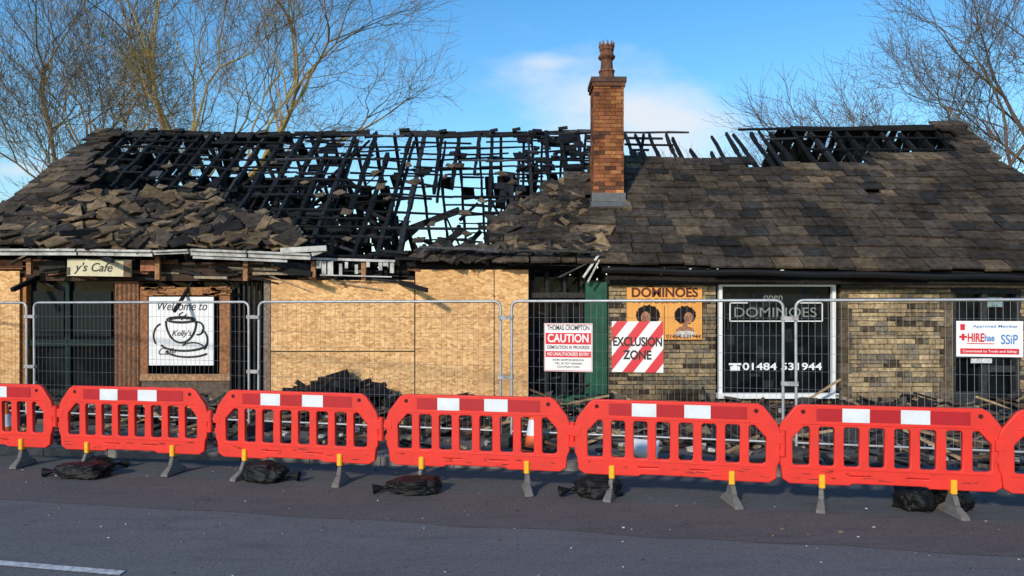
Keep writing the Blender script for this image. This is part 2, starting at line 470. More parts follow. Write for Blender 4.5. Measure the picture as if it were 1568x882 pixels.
for k in range(18):
    s_ = .03+k*.056; x = XL+.3
    while x < 2.4:
        L = R.uniform(.5, 2.); x1 = min(x+L, 2.5); xm = (x+x1)/2
        kp = .72
        if x > 1.8 and s_ > .3: kp = .5
        if -3.2 < xm < -.4 and s_ > .3: kp = .5
        if R.random() < kp:
            b.rough(RB(x, s_+R.uniform(-.01, .01)), RB(x1, s_+R.uniform(-.015, .015)), .045, .035, ch_c(), Vector((0, .6, .8)), .8)
        x = x1+(0 if R.random() < .6 else R.uniform(.1, .5))
def cell(x0, x1, s0, s1):
    a1, a2, a3, a4 = [R.uniform(-.07, .07) for _ in range(4)]
    p = [RB(x0+a1, s0, .03), RB(x1+a2, s0, .03), RB(x1+a3, s1+R.uniform(0, .015), .03), RB(x0+a4, s1+R.uniform(0, .015), .03)]
    b.poly(p, [(0, 1, 2, 3)], ch_c())
x = XL
while x < XR:
    for k in range(16):
        s0 = k/16; s1 = s0+1/16+.004; z = 6-3.4*(s0+.03)
        nz = noise.noise(Vector((x*.9, z*1.6, 0)))*.5+.5
        if x > 6.0: op = .0 if s0 > .02 else .3
        elif x > 2.2: op = 1 if s0 < .45 else 0
        elif z > 5.2: op = .4 if x < -6.6 else (.7 if x < -5 else 1.0)
        elif z > 4.8: op = .1 if x < -6.6 else (.3 if x < -5 else .62)
        elif -3.1 < x < -.6 and z > 3.4: op = .98
        elif -.6 <= x < .5 and z > 4.2: op = .5
        elif z > 4.2: op = .03 if x < -5.5 else .3
        else: op = .0
        if R.random()*.5+nz*.5 > op*.93: cell(x, x+.26, s0, s1)
    x += .26
b.make('burnt_roof_timbers', M_char, bld)
b = Batch()
for i in range(55):
    x = R.uniform(-8.7, 1); s_ = R.uniform(.1, .7); u, v, n = rframe(x)
    M = Matrix.Rotation(R.uniform(-1, 1), 3, n)
    b.obox(RP(x, s_, .04), (M@u)*R.uniform(.04, .13), (M@v)*R.uniform(.04, .12), n*.012, jit((.1, .075, .05), .5), .7)
b.make('stray_slates', M_slate, bld)

b = Batch(); dk = (.02, .018, .017); st = (.2, .15, .1)
for xg, s_ in ((XL+.15, -1), (XR-.15, 1)):
    x0, x1 = xg-.15, xg+.15
    P = [(13, .1), (21.2, .1), (21.2, 2.5), (17, 5.8), (13, 2.62 if s_ < 0 else 2.5)]
    v = [Vector((x0, y, z)) for y, z in P]+[Vector((x1, y, z)) for y, z in P]
    b.poly(v, [(4, 3, 2, 1, 0), (5, 6, 7, 8, 9)]+[(i, (i+1) % 5, 5+(i+1) % 5, 5+i) for i in range(5)], st)
b.make('gable_walls', M_stone, bld)
b = Batch()
b.box(XL+.3, XR-.3, 20.9, 21.2, .1, 2.75, dk)
b.box(XL+.3, XR-.3, 13.35, 20.9, .1, .14, dk)
b.box(2.0, 2.2, 13.36, 20.88, .141, 2.45, dk)
b.box(-4.3, -4.15, 13.36, 20.88, .141, 2.45, dk)
b.make('inner_walls', M_char, bld)

stones = Batch(); mort = Batch()
def stonewall(px0, px1, py0, py1, light=1., ch_=.1, dark=.25, y=FY, z0=None, mc=(.10, .078, .055)):
    x0, x1 = wx(px0), wx(px1); zt = wz(py0); zb = wz(py1) if z0 is None else z0
    mort.box(x0, x1, y+.012, y+.3, zb, zt, mc)
    z = zb
    while z < zt-.02:
        h = min(R.uniform(.75, 1.3)*ch_, zt-z)
        x = x0; f0 = R.uniform(-.006, .006)
        while x < x1-.01:
            w = min(R.uniform(.1, .38), x1-x)
            if x1-(x+w) < .08: w = x1-x
            t = R.random()
            c = (.43, .315, .175) if t < .45 else ((.32, .235, .135) if t < .85-dark*.6 else ((.21, .175, .125) if t < 1-dark*.5 else (.085, .062, .042)))
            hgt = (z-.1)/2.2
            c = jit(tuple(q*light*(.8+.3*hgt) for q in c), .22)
            f_ = y-.012+f0-R.random()*.016
            e = R.uniform(.004, .009)
            stones.obox(Vector((x+w/2, (f_+y+.05)/2, z+h/2)), Vector((w/2-e, 0, 0)), Vector((0, 0, h/2-e)), Vector((0, -(y+.05-f_)/2, 0)), c, .09)
            x += w
        z += h
stonewall(930, 1096, 436, 632, .68, .078, .4, z0=.1, mc=(.13, .1, .065))
stonewall(1286, 1456, 442, 632, .92, .078, .15, z0=.1, mc=(.15, .115, .075))
stonewall(1096, 1286, 613, 632, .5, .078, .6, z0=.1)
stonewall(1560, 1690, 440, 632, .7, .078, .5, z0=.1)
mort.make('mortar', M_stone, bld)
so_ = stones.make('facade_stones', M_stone, bld); m = so_.modifiers.new('b', 'BEVEL'); m.width = .006; m.segments = 1
b = Batch()
for px0, px1 in ((1284, 1297), (1444, 1457)):
    z = .1; k = 0
    while z < 2.2:
        h = R.uniform(.18, .32); w_ = wx(px1)-wx(px0)+(.07 if k % 2 else 0)
        h = min(h, 2.27-z)
        xa = wx(px0) if px0 < 1300 else wx(px1)-w_
        b.box(xa, xa+w_, 12.955, 13.2, z+.005, z+h-.005, jit((.13, .1, .065), .3)); z += h; k += 1
b.make('quoins', M_stone, bld)

b = Batch()
b.box(wx(925), XR, 12.9, 13.3, wz(436)+.003, 2.52, (.016, .014, .013))
b.box(wx(1286), XR, 12.94, 13.2, wz(442)+.004, wz(436), (.05, .04, .03))
b.make('lintel_band', M_char, bld)
b = Batch()
n = 40
for i in range(n):
    xa = wx(922, 12.5)+(XR+.2-wx(922, 12.5))*i/n; xb = wx(922, 12.5)+(XR+.2-wx(922, 12.5))*(i+1)/n
    za = ze(xa)-.085+.01*math.sin(i*.7); zb = ze(xb)-.085+.01*math.sin((i+1)*.7)
    b.tube(Vector((xa, 12.5, za)), Vector((xb, 12.5, zb)), .055, .055, 8, (.015, .015, .016))
b.make('gutter', M_gutter, bld)

# chimney
chb = Batch()
cw, cd = .29, .3
z0, z1 = 3.7, 6.28
zz = z0; r = 0
while zz < z1:
    h = .075
    for side in range(4):
        half = cw if side % 2 == 0 else cd
        other = cd if side % 2 == 0 else cw
        d1 = [Vector((1, 0, 0)), Vector((0, 1, 0)), Vector((-1, 0, 0)), Vector((0, -1, 0))][side]
        nn = [Vector((0, -1, 0)), Vector((1, 0, 0)), Vector((0, 1, 0)), Vector((-1, 0, 0))][side]
        t = -half; first = True
        while t < half-.01:
            w = .215 if not (first and (r+side) % 2) else .105
            w = min(w, half-t); first = False
            if w > .02:
                q = R.random()
                c = jit((.25, .092, .038) if q < .7 else ((.36, .155, .055) if q < .85 else (.1, .045, .028)), .25)
                chb.obox(Vector((CHX, CHY, zz+h/2))+d1*(t+w/2)+nn*(other-.02), d1*(w/2-.004), Vector((0, 0, h/2-.004)), nn*(.02+R.random()*.003), c, .02)
            t += w
    zz += h; r += 1
chb.make('chimney_bricks', M_brick, bld)
b = Batch()
b.box(CHX-cw+.012, CHX+cw-.012, CHY-cd+.012, CHY+cd-.012, z0-.3, z1+.01, (.09, .06, .04))
b.box(CHX-cw-.03, CHX+cw+.03, CHY-cd-.03, CHY+cd+.03, z1-.06, z1+.015, (.16, .07, .04))
b.box(CHX-cw-.05, CHX+cw+.05, CHY-cd-.05, CHY+cd+.05, z1+.015, z1+.11, (.1, .06, .045))
b.box(CHX-cw+.05, CHX+cw-.05, CHY-cd+.05, CHY+cd-.05, z1+.11, z1+.14, (.1, .085, .07))
b.make('chimney_cap', M_brick, bld)
b = Batch()
b.box(CHX-cw-.035, CHX+cw+.035, CHY-cd-.03, CHY+cd+.03, 3.75, 4.16, (.15, .155, .16))
u, v, n_ = rframe(CHX)
sN = (CHY-cd-.06-YE)/4.4
b.obox(RP(CHX, sN-.012, .085), u*.37, v*.1, n_*.008, (.16, .165, .17), .03)
b.make('chimney_flashing', M_lead, bld)
b = Batch()
prof = [(.19, 0), (.17, .05), (.15, .1), (.145, .17), (.16, .18), (.16, .21), (.125, .24), (.115, .42), (.15, .45), (.17, .47), (.17, .5), (.14, .52), (.13, .6), (.145, .62), (.15, .7), (.11, .7), (.1, .3)]
b.lathe(Vector((CHX, CHY, z1+.12)), [(r_, z_*.98) for r_, z_ in prof], 10, (.3, .12, .06), lambda k: jit((.2, .085, .05) if k % 3 else (.12, .06, .04), .15))
for i in range(10):
    t = 2*math.pi*(i+.5)/10; p = Vector((CHX+.13*math.cos(t), CHY+.13*math.sin(t), z1+.8))
    b.tube(p, p+Vector((.015*math.cos(t), .015*math.sin(t), .1)), .04, .006, 4, (.18, .085, .05))
b.make('chimney_pot', M_brick, bld)

# ---------------- facade left: cafe shopfront
def fb(B, px0, px1, py0, py1, y0, y1, c): B.box(wx(px0, y0), wx(px1, y0), y0, y1, wz(py1, y0), wz(py0, y0), c)
b = Batch()
fb(b, 30, 182, 430, 632, 13.1, 13.12, (.02, .03, .03))
fb(b, 205, 420, 430, 632, 13.3, 13.32, (.006, .008, .01))  # near-black sheet, interior darkness behind the opening put into its colour
b.box(wx(810), wx(900), 13.34, 13.36, .1, 2.5, (.006, .006, .007))  # doorway backing, painted near-black as the unlit interior
fb(b, 1456, 1565, 448, 632, 13.1, 13.13, (.02, .022, .024))
b.make('glazing_and_interior_dark', M_darkglass, bld)
b = Batch()
fb(b, -80, 422, 402, 430, 12.98, 13.3, (.05, .03, .02))
br = (.22, .1, .045)
fb(b, 176, 212, 431, 640, 12.93, 13.09, jit(br, .05))
for k in range(5): fb(b, 178+k*7, 181+k*7, 433, 630, 12.926, 12.93, (.1, .05, .03))
fb(b, 30, 40, 425, 640, 12.95, 13.1, (.38, .16, .05))
fb(b, 38, 176, 520, 530, 13.0, 13.09, (.008, .022, .019))
fb(b, 100, 106, 431, 632, 13.02, 13.09, (.008, .022, .019))
fb(b, 38, 176, 596, 640, 12.99, 13.08, (.015, .02, .018))
fb(b, 48, 98, 446, 515, 13.06, 13.09, (.006, .011, .011)); fb(b, 112, 170, 446, 515, 13.06, 13.09, (.007, .012, .012))
fb(b, 212, 352, 440, 452, 12.96, 13.02, (.33, .15, .055))
fb(b, 212, 226, 453, 575, 12.96, 13.02, (.28, .12, .05))
fb(b, 336, 352, 453, 575, 12.96, 13.02, (.3, .135, .055))
fb(b, 212, 352, 573, 583, 12.955, 13.02, (.38, .21, .11))
fb(b, 212, 352, 584, 640, 12.98, 13.06, (.12, .085, .06))
fb(b, 404, 414, 431, 640, 12.94, 13.1, (.2, .15, .12))
for k in range(6): fb(b, 356+k*8, 359+k*8, 432, 600, 13.1+.02*k, 13.13+.02*k, (.03, .03, .03))
for px0 in (214, 300):
    for i in range(12):
        p = at(R.uniform(px0, px0+30), R.uniform(436, 452), 12.95); b.beam(p, p+Vector((R.uniform(.1, .35), 0, R.gauss(0, .02))), .02, .03, jit((.3, .14, .06), .5))
for i in range(60):
    px = R.uniform(0, 640); py = 396+px*.02+R.uniform(0, 26)
    p = at(px, py, 12.85+R.random()*.2); L = R.uniform(.15, .9)
    a = R.gauss(0, .18)
    c = R.choice([(.02, .018, .018), (.02, .018, .018), (.18, .08, .04), (.25, .2, .14)])
    b.beam(p, p+Vector((L*math.cos(a), R.uniform(-.05, .05), L*math.sin(a))), .025, R.uniform(.02, .06), jit(c))
fb(b, 60, 100, 399, 418, 12.85, 12.87, (.03, .025, .02))
fb(b, 215, 240, 398, 415, 12.8, 12.82, (.3, .12, .06))
fb(b, 0, 34, 398, 412, 12.9, 12.93, (.25, .1, .05))
for px, pt, pb in ((40, 395, 420), (237, 392, 428), (372, 398, 430), (476, 400, 432), (553, 398, 428)):
    fb(b, px, px+7, pt, pb, 12.75, 12.82, (.3, .15, .07))
fb(b, 608, 900, 398, 412, 12.92, 13.25, (.01, .01, .01))
b.make('shopfront_timber', M_wood, bld)
b = Batch()
pts = [(-90, 384), (0, 386), (120, 386), (236, 388), (292, 386), (380, 389), (478, 393)]
for i in range(len(pts)-1):
    p0 = at(pts[i][0]+1, pts[i][1], 12.55); p1 = at(pts[i+1][0]-2, pts[i+1][1], 12.55)
    b.beam(p0, p1, .05, .11 if i not in (3,) else .05, (.45, .45, .44))
    b.beam(p0+Vector((0, -.04, .03)), p1+Vector((0, -.04, .03)), .06, .03, (.4, .41, .42))
b.beam(at(296, 394, 12.5), at(440, 400, 12.5), .04, .04, (.5, .5, .48))
b.beam(at(430, 384, 12.5), at(500, 380, 12.45), .05, .09, (.4, .4, .38))
b.beam(at(478, 390, 12.5), at(500, 382, 12.5), .05, .06, (.4, .4, .38))
for i in range(14):
    px = 484+i*8.6+R.uniform(-1, 2)
    if R.random() < .2: continue
    fb(b, px, px+R.uniform(4, 9), 400+R.uniform(-3, 7), 411+R.uniform(-4, 12), 12.72, 12.74, jit((.45, .43, .38), .4))
b.beam(at(478, 396, 12.72), at(605, 400, 12.72), .04, .04, (.3, .3, .28))
b.beam(at(490, 421, 12.7), at(600, 424, 12.7), .03, .02, (.3, .3, .28))
b.beam(at(893, 425, 12.6), at(921, 384, 12.55), .03, .04, (.35, .35, .34))
b.beam(at(900, 432, 12.6), at(918, 398, 12.55), .03, .03, (.25, .25, .24))
b.make('scorched_fascia', M_dirtywhite, bld)
b = Batch()
b.rough(at(642, 378, 12.55), at(765, 384, 12.55), .1, .05, (.06, .06, .065))
b.rough(at(765, 384, 12.55), at(922, 386, 12.5), .1, .05, (.03, .03, .03))
b.beam(at(855, 425, 12.6), at(905, 400, 12.6), .05, .03, (.04, .04, .04))
for i in range(80):
    px = R.uniform(610, 920); p = at(px, R.uniform(386, 402), 12.65+R.random()*.2)
    b.beam(p, p+Vector((R.gauss(0, .3), R.gauss(0, .1), R.gauss(0, .04))), .04, .05, ch_c())
b.make('eaves_char', M_char, bld)
def osb(px0, px1, py0, py1, y=12.9, z0=None):
    zb = z0 if z0 is not None else wz(py1, y)
    boxobj('osb_panel', wx(px0, y), wx(px1, y), y, y+.018, zb, wz(py0, y), M_osb, bld)
osb(415, 634.3, 429, 537.2); osb(415, 634.3, 539, 640, z0=.1)
osb(636, 756.0, 413, 640, y=12.885, z0=.1); osb(757.3, 809, 413, 640, y=12.895, z0=.1); osb(-60, 30, 415, 632, z0=.1)
b = Batch()
for i in range(70):
    px, py = R.choice([(R.choice([420, 524, 630]), R.uniform(432, 630)), (R.choice([641, 696, 752, 762, 804]), R.uniform(416, 630)), (R.uniform(420, 630), R.choice([433, 533, 543]))])
    p = at(px, py, 12.882); b.obox(p, Vector((.006, 0, 0)), Vector((0, 0, .006)), Vector((0, .004, 0)), (.05, .04, .03))
for q in ((415, 634.3, 429, 640), (636, 809, 413, 640)): fb(b, *q, 12.925, 12.935, (.02, .015, .01))
b.make('screws_and_studs', M_char, bld)
b = Batch()
for k, px in enumerate((812, 835, 862, 888)): fb(b, px, px+5, 415, 632, 13.1, 13.16, (.018, .018, .02))
fb(b, 810, 897, 448, 456, 13.05, 13.12, (.03, .028, .026))
for i in range(25):
    p = at(R.uniform(812, 890), R.uniform(412, 600), 13.25); b.beam(p, p+Vector((R.gauss(0, .3), 0, R.gauss(0, .3))), .03, .04, ch_c())
b.make('doorway_frame', M_char, bld)
boxobj('door_pilaster', wx(897, 12.88), wx(930, 12.88), 12.88, 13.2, .1, wz(432, 12.88), M_green, bld, bev=.008)
boxobj('pilaster_panel', wx(904, 12.86), wx(923, 12.86), 12.865, 12.9, .35, wz(450, 12.88), M_green, bld, bev=.01)
fb_ = Batch(); fb(fb_, 812, 897, 605, 632, 12.95, 13.05, (.012, .06, .035)); fb_.make('door_panel', M_green, bld)

def frame(name, px0, px1, py0, py1, t, y, mat):
    b = Batch(); y1 = y+.09
    x0, x1, z0_, z1_ = wx(px0, y), wx(px1, y), wz(py1, y), wz(py0, y)
    b.box(x0, x1, y, y1, z1_-t*.7, z1_, (.7, .7, .7)); b.box(x0-.03, x1+.03, y-.05, y1, z0_, z0_+t*1.5, (.7, .7, .7))
    b.box(x0, x0+t, y, y1, z0_+t*1.5, z1_-t*.7, (.7, .7, .7)); b.box(x1-t, x1, y, y1, z0_+t*1.5, z1_-t*.7, (.7, .7, .7))
    return b.make(name, mat, bld)
frame('window_frame', 1101, 1280, 435, 610, .06, 12.95, M_white)
b = Batch(); fb(b, 1098, 1286, 434, 612, 13.05, 13.06, (0, 0, 0)); b.make('window_pane', M_darkglass, bld)
b = Batch()
for i in range(26):
    p = at(R.uniform(1112, 1260), R.uniform(445, 600), 13.046); b.obox(p, Vector((R.uniform(.01, .1), 0, 0)), Vector((0, 0, R.uniform(.01, .12))), Vector((0, .0005*(1+i*.05), 0)), jit((.013, .015, .017), .5), .5)
b.make('window_soot', M_char, bld)
sgl = empty('window_lettering'); sgl.parent = bld
Y = 13.038
text('open', wx(1185), wz(455), .33, .13, M_dimlet, sgl, Y)
text('DOMINOES', wx(1188), wz(479), 1.45, .17, M_dimlet, sgl, Y, 0)
text('01484 531944', wx(1199), wz(562), 1.4, .13, M_lettwhite, sgl, Y, .02)
b = Batch()
z_ = wz(562)
b.box(wx(1119), wx(1134), Y-.003, Y, z_-.07, z_+.01, (.7, .7, .7)); b.box(wx(1117), wx(1136), Y-.003, Y, z_+.03, z_+.065, (.7, .7, .7))
b.box(wx(1123), wx(1130), Y-.003, Y, z_+.011, z_+.029, (.7, .7, .7))
for q in ((1117, 1145, 463, 464.5), (1117, 1259, 491, 492.5), (1225, 1260, 463, 464.5), (1117, 1118.5, 463, 492), (1258.5, 1260, 463, 492)):
    fb(b, q[0], q[1], q[2], q[3], Y-.002, Y, (.35, .37, .35))
b.make('telephone_symbol', M_lettwhite, sgl)
b = Batch(); g = (.035, .035, .037)
for q in ((1456, 1464, 440, 640), (1504, 1512, 440, 640), (1556, 1564, 440, 640)): fb(b, *q, 12.98, 13.09, g)
for q in ((1464, 1504, 440, 450), (1512, 1556, 440, 450), (1464, 1504, 540, 548), (1512, 1556, 560, 570), (1464, 1504, 600, 640)): fb(b, *q, 12.99, 13.09, g)
fb(b, 1487, 1519, 549, 556, 12.9, 12.92, (.6, .6, .6))
fb(b, 1512, 1535, 455, 470, 13.07, 13.09, (.2, .28, .3))
b.make('side_door_frame', M_wood, bld)

# ================================================================= SIGNS
def sign(name, ctr, w, h, mat, yaw=0, t=.006, tilt=0):
    e = empty(name, ctr, yaw); e.rotation_euler = (0, tilt, yaw)
    boxobj('board', -w/2, w/2, 0, t, -h/2, h/2, mat, e)
    return e
c_ = at(152, 410, 12.68)
e = sign('cafe_name_sign', c_, 1.1, .29, M_cream, 0, .02, .015)
text("y's Cafe", -.1, .0, .66, .2, M_sblack, e, -.004, .008, .3)
b = Batch(); b.box(.42, .55, -.012, -.001, -.15, .12, (.16, .1, .06)); b.box(-.55, -.5, -.012, -.001, -.13, .0, (.1, .08, .05)); b.make('scorched_edge', M_wood, e)
c_ = at(277.5, 507, 12.9)
W_, H_ = 99/87.8, 105/87.8
e = sign('cafe_welcome_sign', c_, W_, H_, M_signwhite, 0, .03)
text('Welcome to', 0, .43, .86, .15, M_sblack, e, -.004, 0, .35)
text("Kelly's", .0, -.04, .34, .13, M_sblack, e, -.006, 0, .35)
text('Cafe', -.26, -.36, .3, .12, M_sblack, e, -.004, 0, .35)
b = Batch(); K = (.02, .02, .02)
def ell(cx, cz, rx, rz, a0=0, a1=360, r=.012, n=28):
    b.path([Vector((cx+rx*math.cos(math.radians(a0+(a1-a0)*i/n)), -.008, cz+rz*math.sin(math.radians(a0+(a1-a0)*i/n)))) for i in range(n+1)], r, 5, K)
ell(0, .2, .25, .055); ell(0, .195, .21, .035, r=.018)
ell(0, .18, .265, .38, 180, 360, .017)
ell(.29, .05, .1, .11, -100, 120, .016)
ell(.05, -.22, .4, .12, -170, -5, .02); ell(.12, -.33, .38, .12, 190, 330, .018)
ell(-.3, -.08, .18, .22, 110, 220, .014); ell(.34, -.16, .12, .18, -60, 80, .016); ell(.2, -.3, .2, .1, 20, 150, .012)
b.path([Vector((.0+.04*math.sin(i*.9), -.008, .2+.13*i/8)) for i in range(9)], .009, 5, K)
b.path([Vector((.07+.03*math.sin(i*.9+1), -.008, .2+.1*i/8)) for i in range(9)], .008, 5, K)
b.make('cup_drawing', M_sblack, e)
c_ = at(1017.5, 480, 12.93); W_, H_ = 115/87.6, 80/87.6
e = sign('hairdresser_sign', c_, W_, H_, M_sorange, 0, .03)
text('DOMINOES', 0, .36, 1.16, .17, M_textdark, e, -.004, .03)
text('HAIR DESIGNERS', 0, .215, 1.08, .085, M_textdark, e, -.004, .0)
text('01484-531944', .33, -.405, .6, .07, M_textdark, e, -.009, .01)
b = Batch()
def blobf(cx, cz, rx, rz, c, y, n=26, w=.05, sh=0):
    b.poly([Vector((cx+rx*math.cos(2*math.pi*i/n)*(1+w*math.sin(i*3.3+sh)), y, cz+rz*math.sin(2*math.pi*i/n)*(1+w*math.cos(i*2.1+sh)))) for i in range(n)], [tuple(range(n))], c)
b.box(-.01, .005, -.003, -.001, -.45, .14, (.3, .12, .05))
for cx, tilt, k in ((-.29, -.02, 1.05), (.36, .03, .95)):
    blobf(cx, -.03, .2*k, .17*k, (.012, .008, .006), -.003, 40, .09, cx)
    blobf(cx+tilt*2, -.075, .078*k, .105*k, (.38, .18, .1), -.0042)
    blobf(cx+tilt*2-.03, -.09, .03*k, .06*k, (.24, .1, .055), -.0050)
    for sx_ in (-.03, .032): blobf(cx+tilt*2+sx_, -.055, .014, .006, (.03, .015, .01), -.0058, 8, 0); blobf(cx+tilt*2+sx_, -.038, .018, .004, (.03, .015, .01), -.0058, 8, 0)
    blobf(cx+tilt*2, -.085, .008, .02, (.18, .08, .04), -.0058, 8, 0); blobf(cx+tilt*2, -.13, .024, .009, (.32, .05, .04), -.0058, 10, 0)
    blobf(cx, -.22, .045, .08, (.3, .13, .07), -.0038); blobf(cx, -.3, .16, .075, (.33, .15, .08), -.0046); blobf(cx, -.36, .18, .06, (.55, .5, .45) if k < 1 else (.1, .04, .03), -.0062)
b.make('portraits', M_misc, e)
FB, FA = -.25, 9.9
def fpos(px, py):
    u = (px-CX)/F; d = FA/(1-FB*u); return at(px, py, d-.05), F/d
fyaw = math.atan(FB)
c_, s_ = fpos(870, 532)
e = sign('demolition_caution_sign', c_, .64, .63, M_signwhite, fyaw)
text('THOMAS CROMPTON', 0, .255, .56, .07, M_sblack, e, -.003, .012)
boxobj('red_panel', -.3, .3, -.002, -.0005, .04, .19, M_sred, e)
text('CAUTION', 0, .115, .54, .11, M_lettwhite, e, -.004, .02)
text('DEMOLITION IN PROGRESS', 0, 0, .56, .045, M_sblack, e, -.003, .008)
boxobj('red_band', -.3, .3, -.002, -.0005, -.13, -.05, M_sred, e)
text('NO UNAUTHORISED ENTRY', 0, -.09, .55, .045, M_lettwhite, e, -.004, .01)
for k, s in enumerate(('THOMAS CROMPTON DEMOLITION', 'TEL 01257 000000', 'CONTRACTORS')): text(s, 0, -.165-k*.045, .42-.06*k, .025, M_sblack, e, -.003)
b = Batch()
for q in ((-.315, .315, .3, .308), (-.315, .315, -.308, -.3), (-.315, -.308, -.3, .3), (.308, .315, -.3, .3)): b.box(q[0], q[1], -.002, -.0005, q[2], q[3], (0, 0, 0))
b.make('border', M_sred, e)
c_, s_ = fpos(976, 531)
e = sign('exclusion_zone_sign', c_, .65, .65, M_stripe, fyaw)
text('EXCLUSION', 0, .06, .62, .12, M_sblack, e, -.003, .03)
text('ZONE', 0, -.11, .36, .12, M_sblack, e, -.003, .03)
c_, s_ = fpos(1515, 519)
e = sign('contractor_membership_sign', c_, .68, .41, M_signwhite, fyaw)
text('Approved Member', .06, .145, .46, .042, M_sblue, e, -.003, .005)
text('HIRE', -.14, .01, .17, .1, M_sred, e, -.003, .03); text('hae', .0, .01, .1, .08, M_sblue, e, -.003, .02); text('SSiP', .2, -.01, .17, .11, M_sblue, e, -.003, .01)
boxobj('underline', -.23, .05, -.002, -.0005, -.06, -.05, M_sred, e)
boxobj('red_band', -.3, .3, -.002, -.0005, -.175, -.11, M_sred, e)
text('Committed to Trade and Safety', 0, -.143, .55, .035, M_lettwhite, e, -.004, .005)
boxobj('tick_box', -.3, -.25, -.002, -.0005, .1, .17, M_sred, e); boxobj('cross_v', -.285, -.255, -.002, -.0005, -.02, .06, M_sred, e); boxobj('cross_h', -.31, -.23, -.0025, -.0007, .01, .035, M_sred, e)

# ================================================================= MESH FENCE
posts = [-11.75, -7.70, -3.79, -.08, 3.40, 6.9]
for i in range(len(posts)-1):
    e = empty('mesh_fence_panel')
    A = Vector((posts[i]+.075, FA+FB*(posts[i]+.075), .16)); B = Vector((posts[i+1]-.075, FA+FB*(posts[i+1]-.075), .16))
    lean = R.uniform(-.015, .02)
    tz = 2.02-.16
    g = (.42, .43, .44)
    b = Batch()
    U = Vector((0, lean, 1)); d = (B-A).normalized(); rr = .09; L = (B-A).length
    pts = [A.copy(), A+U*(tz-rr)]
    for k in range(1, 6): t = math.pi/2*k/5; pts.append(A+U*(tz-rr)+d*rr*(1-math.cos(t))+U*rr*math.sin(t))
    for k in range(5): t = math.pi/2*(1-k/5); pts.append(B+U*(tz-rr)-d*rr*(1-math.cos(t))+U*rr*math.sin(t))
    pts += [B+U*(tz-rr), B.copy()]
    b.path(pts, .019, 8, g)
    b.path([A+U*.12, B+U*.12], .015, 8, g)
    b.make('frame', M_metal, e, True)
    b = Batch(); n = int(L/.075)
    for k in range(1, n):
        p = A+d*(L*k/n)+Vector((0, .01, 0)); b.tube(p+U*.12, p+U*tz, .0021, .0021, 3, (.27, .28, .29))
    for k in range(1, 8):
        z = .12+(tz-.12)*k/8
        b.tube(A+U*z+Vector((0, .014, 0)), B+U*z+Vector((0, .014, 0)), .0024, .0024, 3, (.27, .28, .29))
    b.make('wire_mesh', M_wire, e)
    b = Batch(); U = Vector((0, 0, 1))
    nrm = Vector((-d.y, d.x, 0)); p = B+d*.075; p.z = .1
    b.obox(p+U*.07, d*.11, nrm*.32, U*.07, (.05, .05, .052), .08)
    for zc in (.9, 1.7): b.obox(p+U*zc, d*.1, nrm*.03, U*.025, (.3, .3, .3))
    b.make('foot_block', M_misc, e)

# ================================================================= BARRIERS
def barrier_mesh():
    cu = bpy.data.curves.new('bar', 'CURVE'); cu.dimensions = '2D'; cu.fill_mode = 'BOTH'; cu.extrude = .016; cu.bevel_depth = .01; cu.bevel_resolution = 2
    def sp(pts):
        s = cu.splines.new('POLY'); s.points.add(len(pts)-1)
        for i, (x, z) in enumerate(pts): s.points[i].co = (x, z, 0, 1)
        s.use_cyclic_u = True
    sp([(.09, .25), (.62, .25), (.65, .27), (1.29, .27), (1.32, .25), (1.86, .25), (1.92, .29), (1.93, .40), (1.955, .46), (1.955, .74), (1.93, .81), (1.81, .965), (1.76, .99), (.19, .99), (.14, .965), (.02, .81), (-.005, .74), (-.005, .46), (.02, .40), (.03, .29)])
    n = 8; x0, x1 = .125, 1.825; bw = .066; w = ((x1-x0)-(n-1)*bw)/n
    for i in range(n):
        a = x0+i*(w+bw); z0_, z1_ = .41, .80; c = .022
        P = [(a+c, z0_), (a+w-c, z0_), (a+w, z0_+c), (a+w, z1_-c), (a+w-c, z1_), (a+c, z1_), (a, z1_-c), (a, z0_+c)]
        if i == 0: P = [(a+c-.02, z0_), (a+w-c, z0_), (a+w, z0_+c), (a+w, z1_-c), (a+w-c, z1_), (a+.09, z1_), (a-.02, z1_-.12), (a-.02, z0_+c)]
        if i == n-1: P = [(a+c, z0_), (a+w-c, z0_), (a+w+.02, z0_+c), (a+w+.02, z1_-.12), (a+w-.09, z1_), (a+c, z1_), (a, z1_-c), (a, z0_+c)]
        sp(P)
    for a in (.62, 1.12): sp([(a, .32), (a+.2, .32), (a+.21, .332), (a+.2, .345), (a, .345), (a-.01, .332)])
    o = bpy.data.objects.new('bar', cu); col.objects.link(o); bpy.context.view_layer.update()
    me = bpy.data.meshes.new_from_object(o.evaluated_get(bpy.context.evaluated_depsgraph_get()))
    for v in me.vertices: x, y, z = v.co; v.co = (x, -z, y)
    bpy.data.objects.remove(o)
    me.name = 'barrier_panel'; me.materials.clear(); me.materials.append(M_red)
    return me
bm_ = barrier_mesh()
bx = [-7.42, -5.40, -3.35, -1.33, .66, 2.58, 4.44]
BA, BB = 7.69, -.217
